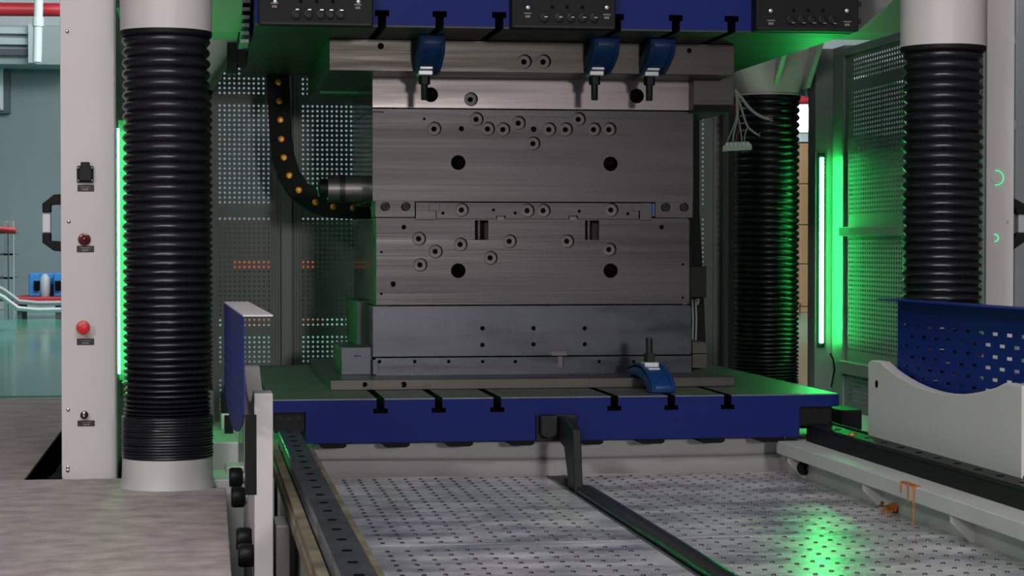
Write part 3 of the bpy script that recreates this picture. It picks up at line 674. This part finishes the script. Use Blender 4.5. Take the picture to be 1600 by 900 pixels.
# ------------------------------------------------------------------ guards
def guard(label, Xi, th, Yn, Yf, xs, sgn, XS, YS0, YS1, rot):
    t = thing('side_guard', label, 'guard', (Xi, Yf, -.4), 'side guards with blue punched panels')
    ztp = Z(615, 5.28, 411); zlow = ztp-.052
    prof = [(Yf, -.5), (Yf, ztp-.008), (Yf-.03, ztp), (Yf-.09, ztp)]
    ya, yb = Yf-.12, Yn+.12
    for k in range(17):
        q = k/16; prof.append((ya+(yb-ya)*q, ztp-.062*math.sin(PI*q)**.8))
    prof += [(Yn+.06, ztp), (Yn, ztp), (Yn, -.5)]
    xa, xb = (Xi, Xi+th) if sgn > 0 else (Xi-th, Xi)
    pl = part('white_plate', MB().prism([(xa, y, z) for y, z in prof], (xb-xa, 0, 0)), 'cream', t, .003)
    # blue sheet: punched panel on the outer side, arc below, folded lip on top
    ztt = Z(495, 5.1, 400); n = 14
    def sx(y): return XS+rot*(YS1-y)
    def q(y, z, off): return Vector((sx(y)+off, y, z))
    pr = [(YS1, ztt), (YS1, ztp-.04)]
    for k in range(1, n+1):
        f = k/n; pr.append((YS1+(YS0-YS1)*f, ztp-.04-.085*math.sin(PI*f)**.7))
    pr.append((YS0, ztt)); 
    mb = MB(); a = [q(y, z, 0) for y, z in pr]; mb.prism(a, (.004*sgn, 0, 0))
    sh = part('blue_sheet', mb, ['guard_blue', 'dark'], t)
    c = MB(); ny = int((YS1-YS0)/.098)
    for r in range(7):
        for k in range(ny+1):
            y = YS1-.07-k*.098-(r % 2)*.049; z = ztt-.078-r*.0325
            f = (YS1-y)/(YS1-YS0)
            if y < YS0+.05 or z < ztp-.04-.085*math.sin(PI*max(0, min(1, f)))**.7+.012: continue
            c.box(sx(y)-.02, sx(y)+.02, y-.021, y+.021, z-.005, z+.005)
    carve(sh, c, 0)
    lip = [q(YS0, ztt, .004*sgn), q(YS1, ztt, .004*sgn), q(YS1, ztt, -.068*sgn), q(YS0, ztt, -.068*sgn)]
    part('top_lip', MB().prism(lip, (0, 0, .004)), 'cream' if sgn < 0 else 'guard_blue', t, label='pale folded top lip' if sgn < 0 else None)
    part('front_return', MB().box(sx(YS0), sx(YS0)-.028*sgn, YS0, YS0+.003, ztp-.235, ztp-.04), 'black', t)  # blue fold coloured black, its shade put into the colour
    return t, pl
XI = XP(1357, 678, X(1357, 6.57)).x
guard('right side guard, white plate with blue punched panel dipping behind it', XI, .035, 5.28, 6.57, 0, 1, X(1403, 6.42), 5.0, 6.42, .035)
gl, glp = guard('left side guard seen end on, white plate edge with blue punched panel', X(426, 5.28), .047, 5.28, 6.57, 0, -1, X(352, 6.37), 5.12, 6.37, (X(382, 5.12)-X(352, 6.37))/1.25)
part('bolt_hole_disc', MB().lathe([(.012, -.002), (.013, 0), (.013, .004)], (XI, XP(1370, 600, XI).y, XP(1370, 600, XI).z), 'X', 16), 'dark', bpy.data.objects['side_guard'])  # dark disc puts the shade of a bolt hole into the colour
# black rollers on the outer face of the left guard
for (a, b, Yr) in ((364, 746, 6.4), (367, 777, 6.1), (375, 842, 5.55), (378, 868, 5.35)):
    c0 = P(a-6, b, Yr)
    r = part('roller', MB().lathe([(.026, 0), (.03, .006), (.03, .034), (.026, .04)], (c0.x, c0.y, c0.z), 'X', 28), 'black_metal', gl, smooth=True)
    part('roller_washer', MB().lathe([(.02, .04), (.02, .05)], (c0.x, c0.y, c0.z), 'X', 20), 'bright', r)
part('bolt', MB().lathe([(.012, 0), (.012, .02)], tuple(P(392, 761, 5.5)), 'X', 6), 'black', gl)
# ------------------------------------------------------------------ mould
MY = 7.7; PYf = 7.41
k_ = S(MY)
def hex_screw_mesh(r, name='socket_screw'):
    m = MB(); n = 20
    m.lathe([(r*.97, 0), (r*.97, -.004), (r*.90, -.0055), (r*.40, -.0055), (r*.37, -.0008)], (0, 0, 0), 'Y', n, 0, caps=False)
    m.add([(r*.39*math.cos(2*PI*k/12), -.001, r*.39*math.sin(2*PI*k/12)) for k in range(12)], [tuple(range(12))], 1)
    return m.mesh(name, ['steel_in', 'dark'], fix=False)
SCREW = hex_screw_mesh(.0252)
def polish_sides(o):
    o.data.materials.append(M['polished']); k = len(o.data.materials)-1
    for p in o.data.polygons:
        if abs(p.normal.x) > .6 and p.area > .01: p.material_index = k
def holes(o, cb, deep=(), small=(), rects=(), Y=MY):
    c = MB()
    for (a, b) in cb: c.cyl((P(a, b, Y).x, Y-.02, P(a, b, Y).z), .0258, .05, 'Y', 28)
    for (a, b, r) in deep: c.cyl((P(a, b, Y).x, Y-.02, P(a, b, Y).z), r*S(Y), .34, 'Y', 28)
    for (a, b, r) in small: c.cyl((P(a, b, Y).x, Y-.02, P(a, b, Y).z), r*S(Y), .12, 'Y', 14)
    for (a, b, c_, d, dep) in rects: c.box(X(a, Y, b), X(c_, Y, b), Y-.02, Y+dep, Z(b, Y, (a+c_)/2), Z(d, Y, (a+c_)/2))
    carve(o, c, 1); polish_sides(o)
    for (a, b) in cb: inst('socket_screw', SCREW, o, (P(a, b, Y).x, Y+.027, P(a, b, Y).z))
    for (a, b, r) in deep:
        p = P(a, b, Y); q = r*S(Y)
        part('threaded_bush', MB().lathe([(q*.995, .001), (q*.96, .003), (q*.8, .02), (q*.83, .026), (q*.78, .032), (q*.82, .038), (q*.78, .044)], (p.x, Y, p.z), 'Y', 28, caps=False), 'chrome', o, smooth=True)
up = thing('upper_mould_half', 'upper half of the ground steel mould hanging from the platen', 'mould', (X(832, MY), 8.2, Z(330, MY)))
zpt = zu-.001
cp = part('clamp_plate', MB().box(X(515, PYf), X(1147, PYf), PYf, 8.9, Z(114, PYf), zpt), ['clampplate', 'steel_in'], up, .0015)
c = MB()
for (a, b, r) in ((595, 72, 5), (1077, 79, 4)): c.cyl((P(a, b, PYf).x, PYf-.02, P(a, b, PYf).z), r*S(PYf), .14, 'Y', 18)
for (a, b) in ((820, 96), (850, 96)): c.cyl((P(a, b, PYf).x, PYf-.02, P(a, b, PYf).z), .0258, .05, 'Y', 28)
for (a, b) in ((515, 660), (700, 905), (975, 1002)): c.box(X(a, PYf)-.001, X(b, PYf), PYf-.02, PYf+.004, Z(83, PYf), Z(81.4, PYf))
carve(cp, c, 1)
for (a, b) in ((820, 96), (850, 96)): inst('socket_screw', SCREW, cp, (P(a, b, PYf).x, PYf+.027, P(a, b, PYf).z))
s1 = part('backing_plate', MB().box(X(582, MY), X(1083, MY), MY, 8.7, Z(170.6, MY), Z(113, MY)), ['steel_top', 'steel_in'], up, .0012)
holes(s1, [(736, 155)], [(673, 148, 11.5), (995, 150, 11.5)], (), [(1056, 112, 1083, 119, .05)])
m = MB().box(X(582, MY), X(1083, MY), MY, 8.7, Z(315.5, MY), Z(172, MY))
s2 = part('cavity_plate', m, ['steel', 'steel_in'], up, .0012)
holes(s2, [(679,201),(745,186),(763,201),(787,202),(811,192),(834,224),(859,202),(885,202),(905,186),(929,202),(953,202)], [(716,254,11.5),(954,256,11.5)], [(721,201,4.2),(834,202,4.6),(663,186,2.2)], [(582, 174, 599, 176, .03), (1062, 174, 1083, 176, .03)])
for (a, b, hs) in ((587, 648, ((602, 323), (634, 323))), (1024, 1082, ((1040, 324), (1069, 324)))):
    lg = part('lug', MB().box(X(a, MY), X(b, MY), MY, 7.9, Z(339.5, MY), Z(315.4, MY)), ['steel', 'steel_in'], up)
    c = MB()
    for (p_, q_) in hs: c.cyl((P(p_, q_, MY).x, MY-.02, P(p_, q_, MY).z), 7.5*k_, .045, 'Y', 24)
    carve(lg, c, 1)
    for (p_, q_) in hs:
        p = P(p_, q_, MY); part('socket_screw', MB().lathe([(.014, .024), (.014, .006), (.012, .004), (.007, .004), (.007, .014)], (p.x, MY, p.z), 'Y', 18), 'black_metal', lg, smooth=True)
part('latch_strip', MB().pbox(1019, 318, 1023, 338, MY-.004, MY+.05), 'clamp_blue', up)
sb = part('side_block', MB().prism([(X(1083.5, 7.62), y, z) for y, z in ((7.62, Z(161, 7.62)), (7.62, Z(113, 7.62)), (8.4, Z(113, 7.62)), (8.4, Z(173, 7.66)), (7.64, Z(173, 7.66)))], (X(1146, 7.62)-X(1083.5, 7.62), 0, 0)), 'clampplate', up, .001)
cyl = part('core_cylinder', MB().lathe([(.050, 0), (.050, X(582, 8)-X(512, 8)+.12)], (X(512, 8), 8.0, Z(295, 8, 540)), 'X', 40), 'steel_top', up, smooth=True)
part('cylinder_collar', MB().lathe([(.054, 0), (.054, .02)], (X(530, 8), 8.0, Z(295, 8, 540)), 'X', 40), 'clampplate', cyl, smooth=True)
part('cylinder_cap', MB().lathe([(.03, 0), (.036, .006), (.036, .042)], (X(497, 8), 8.0, Z(294, 8, 540)), 'X', 28), 'black_metal', cyl, smooth=True)
part('cover_plate', MB().pbox(500, 118, 581, 146, 8.4, 8.43), 'green_frame', up)
lo = thing('lower_mould_half', 'lower half of the steel mould standing on the table', 'mould', (X(832, MY), 8.2, zt_))
s4z0, s4z1 = Z(475.5, MY), Z(343.5, MY)
ch = .010
xl4, xr4 = X(583.5, MY), X(1081, MY)
m = MB().prism([(xl4, MY+ch, s4z0), (xl4+ch, MY, s4z0), (xr4-ch, MY, s4z0), (xr4, MY+ch, s4z0), (xr4, 8.7, s4z0), (xl4, 8.7, s4z0)], (0, 0, s4z1-s4z0))
s4 = part('core_plate', m, ['steel', 'steel_in'], lo)
holes(s4, [(655,373),(681,393),(657,414),(720,382),(797,377),(767,403),(887,377),(953,390)], [(716,423,11.5),(954,423,11.5)],
      [(631,355,3.8),(596,394,2),(596,459,2),(614,444,4.5),(1034,355,3.8),(1067,413,2),(1067,465,2)], [(742, 335, 763, 375, .16), (914, 335, 936, 375, .16)])
for q in (750, 922): part('guide_pin', MB().cyl((X(q, MY), MY+.035, Z(375, MY)), .012, s4z1-Z(375, MY)), 'steel', lo, smooth=True)
for a in (584.5, 1079.5):
    pass
for (a, b) in ((650, 681), (1000, 1018)):
    part('riser', MB().box(X(a, MY), X(b, MY), MY, 8.0, s4z1-.002, Z(317, MY)), 'steel', lo)
part('riser', MB().box(X(583.5, MY)+ch, X(1081, MY)-ch, MY+.012, 8.6, s4z1-.002, s4z1+.006), 'steel', lo)
ib = part('insert_bar', MB().box(X(682, MY), X(998, MY), MY, 8.0, Z(342, MY), Z(317, MY)), ['steel', 'steel_in'], lo, .0008)
holes(ib, [(722,328),(825,329),(850,329),(956,328)], (), [(692,333,2.5),(771,328,2.5),(805,333,2.5),(905,330,2.5),(981,334,2.5)], [(775, 337, 790, 345, .03), (888, 337, 903, 345, .03)])
for (a, b) in ((670, 687), (988, 1002)): part('key_block', MB().pbox(a, 317.5, b, 330, MY-.003, MY+.05), 'steel', lo, .001)
for (a, b) in ((777, 788), (890, 901)): part('key_tab', MB().pbox(a, 339, b, 344, MY-.001, MY+.03), 'steel_in', lo)
s5 = part('riser_block', MB().box(X(582, MY), X(1081, MY), MY+.004, 8.7, Z(556, MY), Z(477.5, MY)), ['steel_low', 'steel_in'], lo, .0015)
holes(s5, (), (), [(754,513,3.6),(754,539,3.6),(834,513,3.6),(834,538,3.6),(914,513,3.6),(914,538,3.6)], [(582, 477, 612, 479.5, .03), (1052, 477, 1082, 479.5, .03), (862, 548, 887, 560, .012)])
s6 = part('bottom_block', MB().box(X(586, MY), X(1081, MY), MY-.003, 8.7, Z(585, MY)-.002, Z(557.5, MY)), ['steel_low', 'steel_in'], lo, .002)
holes(s6, (), (), [(q, 565, 2.8) for q in (593, 648, 701, 754, 805, 936, 990)], [(872, 557, 880, 574, .012), (590, 571.5, 880, 574.5, .010)])
bp = part('base_plate', MB().box(X(516, PYf), X(1149, PYf), PYf, 8.9, zt_+.001, Z(592, PYf)), ['clampplate', 'steel_in'], lo, .0015)
holes(bp, (), (), [(570, 601, 4), (631, 601, 4.8)], (), Y=PYf)
part('foot_strip', MB().box(X(582, MY), X(590, MY), MY-.006, 7.9, Z(583, MY), Z(560, MY)), 'steel_low', lo, .001)
lb_ = part('side_block', MB().box(X(533, 7.75), X(581, 7.75), 7.75, 8.25, Z(592, PYf), Z(541, 7.75)), ['steel_low', 'dark'], lo, .0015)
c = MB()
for a in (555, 558.5, 562): c.cyl((X(a, 7.75), 7.7, Z(554, 7.75)), .003, .1, 'Y', 8)
carve(lb_, c, 1)
part('leader_block', MB().box(X(558, 8.0), X(581, 8.0), 8.0, 8.6, Z(541, 8.0), Z(470, 8.0)), 'dark_green', lo, .002)
part('side_block', MB().box(X(1082, 7.9), X(1105, 7.9), 7.9, 8.3, Z(577, 7.9), Z(555, 7.9)), 'clampplate', lo, .001)
part('side_block', MB().box(X(1082, 7.9), X(1105, 7.9), 7.9, 8.3, Z(554, 7.9), Z(536, 7.9)), 'clampplate', lo, .001)
# ------------------------------------------------------------------ clamps
def clamp(px0, px1, Yh, yheel, up_, label, Yt, span):
    x0, x1 = X(px0, Yh), X(px1, Yh); s = 1 if not up_ else -1           # s=1 stands on the table, -1 hangs from the platen
    z0 = (zt_+.001) if not up_ else zu-.001
    h = span; pz = lambda q: z0+s*q
    t = thing('mould_clamp', label, 'clamp', ((x0+x1)/2, Yh, z0), 'blue mould clamps')
    L = Yt-Yh
    outer = [(0, 0), (-.004, .25*h), (.02*L/.35, .5*h), (.10, .80*h), (.17, .97*h), (.23, h), (.30, .97*h), (L, .80*h), (L+.01, .62*h), (L, .40*h)]
    inner = [(L-.04, .37*h), (L-.05, .50*h), (.22, .52*h), (.15, .42*h), (.10, .25*h), (.075, 0)]
    pts = [(x0, Yh+a, pz(b)) for a, b in outer+inner]
    part('body', MB().prism(pts, (x1-x0, 0, 0)), 'clamp_blue', t, .004, smooth=True)
    # raised side ribs on the back of the arch
    for xa in (x0, x1-.014):
        part('rib', MB().prism([(xa, Yh+a-.004, pz(b)+s*.004) for a, b in outer[1:8]]+[(xa, Yh+a, pz(b)-s*.01) for a, b in reversed(outer[1:8])], (.014, 0, 0)), 'clamp_blue', t, smooth=True)
    xm = (x0+x1)/2-.008; yb = Yh+.19; zb = pz(h*.96)
    part('spherical_washer', MB().box(xm-.026, xm+.026, yb-.045, yb+.03, zb-.004*s, zb+.014*s), 'bright', t, .003)
    part('washer', MB().box(xm-.024, xm+.024, yb-.07, yb-.05, zb-.020*s, zb-.004*s), 'bright', t, .003)
    n_ = MB().lathe([(.021, 0), (.021, .030*s)], (xm, yb, zb+.014*s), 'Z', 6); part('nut', n_, 'black_metal', t, .001)
    part('stud', MB().lathe([(.0125, 0), (.0125, .052*s), (.011, .055*s)], (xm, yb, zb+.044*s), 'Z', 20), 'black_metal', t, smooth=True)
    return t
clamp(1018, 1055, 7.10, 610, False, 'bright blue clamp holding the mould base plate on the table', 7.5, .088)
clamp(656, 696, 7.22, 57, True, 'dark blue clamp under the platen, leftmost of the hanging three', 7.55, .118)
clamp(928, 968, 7.22, 63, True, 'dark blue clamp under the platen, middle of the hanging three', 7.55, .112)
clamp(1016, 1055, 7.22, 63, True, 'dark blue clamp under the platen, rightmost of the hanging three', 7.55, .112)
# ------------------------------------------------------------------ drag chain
DY = 9.0
t = thing('drag_chain', 'black cable drag chain with brass rivets curving behind the mould', 'cable chain', tuple(P(436, 118, DY)))
pp = [(434, 66), (434, 97), (435, 128), (436.5, 158), (438, 187), (439.5, 217), (443.5, 246), (452, 274), (467, 297), (493, 316), (521, 323), (552, 325), (583, 325), (614, 325)]
for i in range(len(pp)-1):
    a, b = P(*pp[i], DY), P(*pp[i+1], DY); d = (b-a); L = d.length; d.normalize(); nrm = Vector((-d.z, 0, d.x)); c0 = (a+b)/2-d*L*.5
    w_ = .047; m = MB(); e = .006
    c0 = (a+b)/2; pts = [c0-d*L*.6-nrm*w_*.93, c0-d*L*.6+nrm*w_*.93, c0-d*L*.45+nrm*w_, c0+d*L*.45+nrm*w_, c0+d*L*.6+nrm*w_*.93, c0+d*L*.6-nrm*w_*.93, c0+d*L*.45-nrm*w_, c0-d*L*.45-nrm*w_]
    m.prism([p+Vector((0, (i % 2)*.004, 0)) for p in pts], (0, .07, 0))
    lk = part('chain_link', m, 'black', t, .002)
    part('rivet', MB().lathe([(.0145, 0), (.0135, -.003), (.004, -.0045)], (a.x, DY, a.z), 'Y', 18), 'brass', lk, smooth=True)
# black sensor rail right of the mould
t = thing('cable_channel', 'black vertical cable channel just right of the mould', 'cable channel', tuple(P(1091, 540, 8.5)))
part('channel', MB().prism([P(*q, 8.5) for q in [(1078, 172), (1093, 172), (1093, 330), (1098, 420), (1103, 540), (1078, 540)]], (0, .06, 0)), 'black', t)
part('sensor_box', MB().pbox(1078, 416, 1104, 465, 8.42, 8.5), 'black_metal', t, .003)
part('hook', MB().tube([P(1088, 468, 8.45), P(1092, 467, 8.45), P(1090, 476, 8.45)], .004, 6), 'duct', t)
for a in (1082, 1087): part('cable', MB().tube([P(a, 468, 8.47), P(a+1, 500, 8.47), P(a, 535, 8.47)], .004, 6), 'duct', t, smooth=True)
# ------------------------------------------------------------------ wires
WY = 8.2
t = thing('wire_bundle', 'loose grey wires with red strands and a pale connector strip hanging by the rear column', 'wires', tuple(P(1150, 145, WY)))
def wire(pts, r, mt, nm='wire'):
    q = [P(a, b, WY) for a, b in pts]; out = []
    for i in range(len(q)-1):                        # Catmull-Rom smoothing
        p0, p1, p2, p3 = q[max(i-1, 0)], q[i], q[i+1], q[min(i+2, len(q)-1)]
        for k in range(5):
            u = k/5; out.append(.5*((2*p1)+(-p0+p2)*u+(2*p0-5*p1+4*p2-p3)*u*u+(-p0+3*p1-3*p2+p3)*u**3))
    out.append(q[-1]); part(nm, MB().tube(out, r, 8), mt, t, smooth=True)
wire([(1148, 140), (1160, 155), (1172, 170), (1187, 181), (1201, 186)], .0068, 'cable')
wire([(1148, 142), (1156, 162), (1164, 188), (1170, 200), (1183, 210)], .0045, 'cable')
wire([(1149, 145), (1153, 165), (1152, 185), (1147, 205), (1145, 221)], .0035, 'cable')
wire([(1149, 145), (1151, 175), (1147, 195), (1136, 221)], .0028, 'cable')
wire([(1152, 180), (1156, 195), (1159, 221)], .0028, 'cable')
wire([(1167, 200), (1164, 210), (1163, 221)], .0025, 'cable')
wire([(1149, 150), (1150, 165), (1149, 176)], .0028, 'redpipe')
wire([(1153, 192), (1155, 203), (1151, 212), (1153, 221)], .002, 'redpipe')
for dy_ in (-4, 0, 4): wire([(1199, 185), (1204, 186+dy_*.6), (1208, 185+dy_)], .0018, 'redpipe' if dy_ < 0 else 'cable', 'strand')
for dy_ in (-3, 3): wire([(1181, 209), (1184, 211), (1188, 210+dy_)], .0018, 'cable', 'strand')
m = MB().prism([P(*q, WY-.01) for q in [(1129, 229), (1136, 222), (1170, 221), (1175, 227), (1175, 234), (1129, 236.5)]], (0, .03, 0)); co = part('terminal_strip', m, 'connector', t, .0015)
for k in range(6): part('terminal', MB().pbox(1134+k*6.4, 223, 1138+k*6.4, 228, WY-.016, WY-.01), 'hallwhite', co)
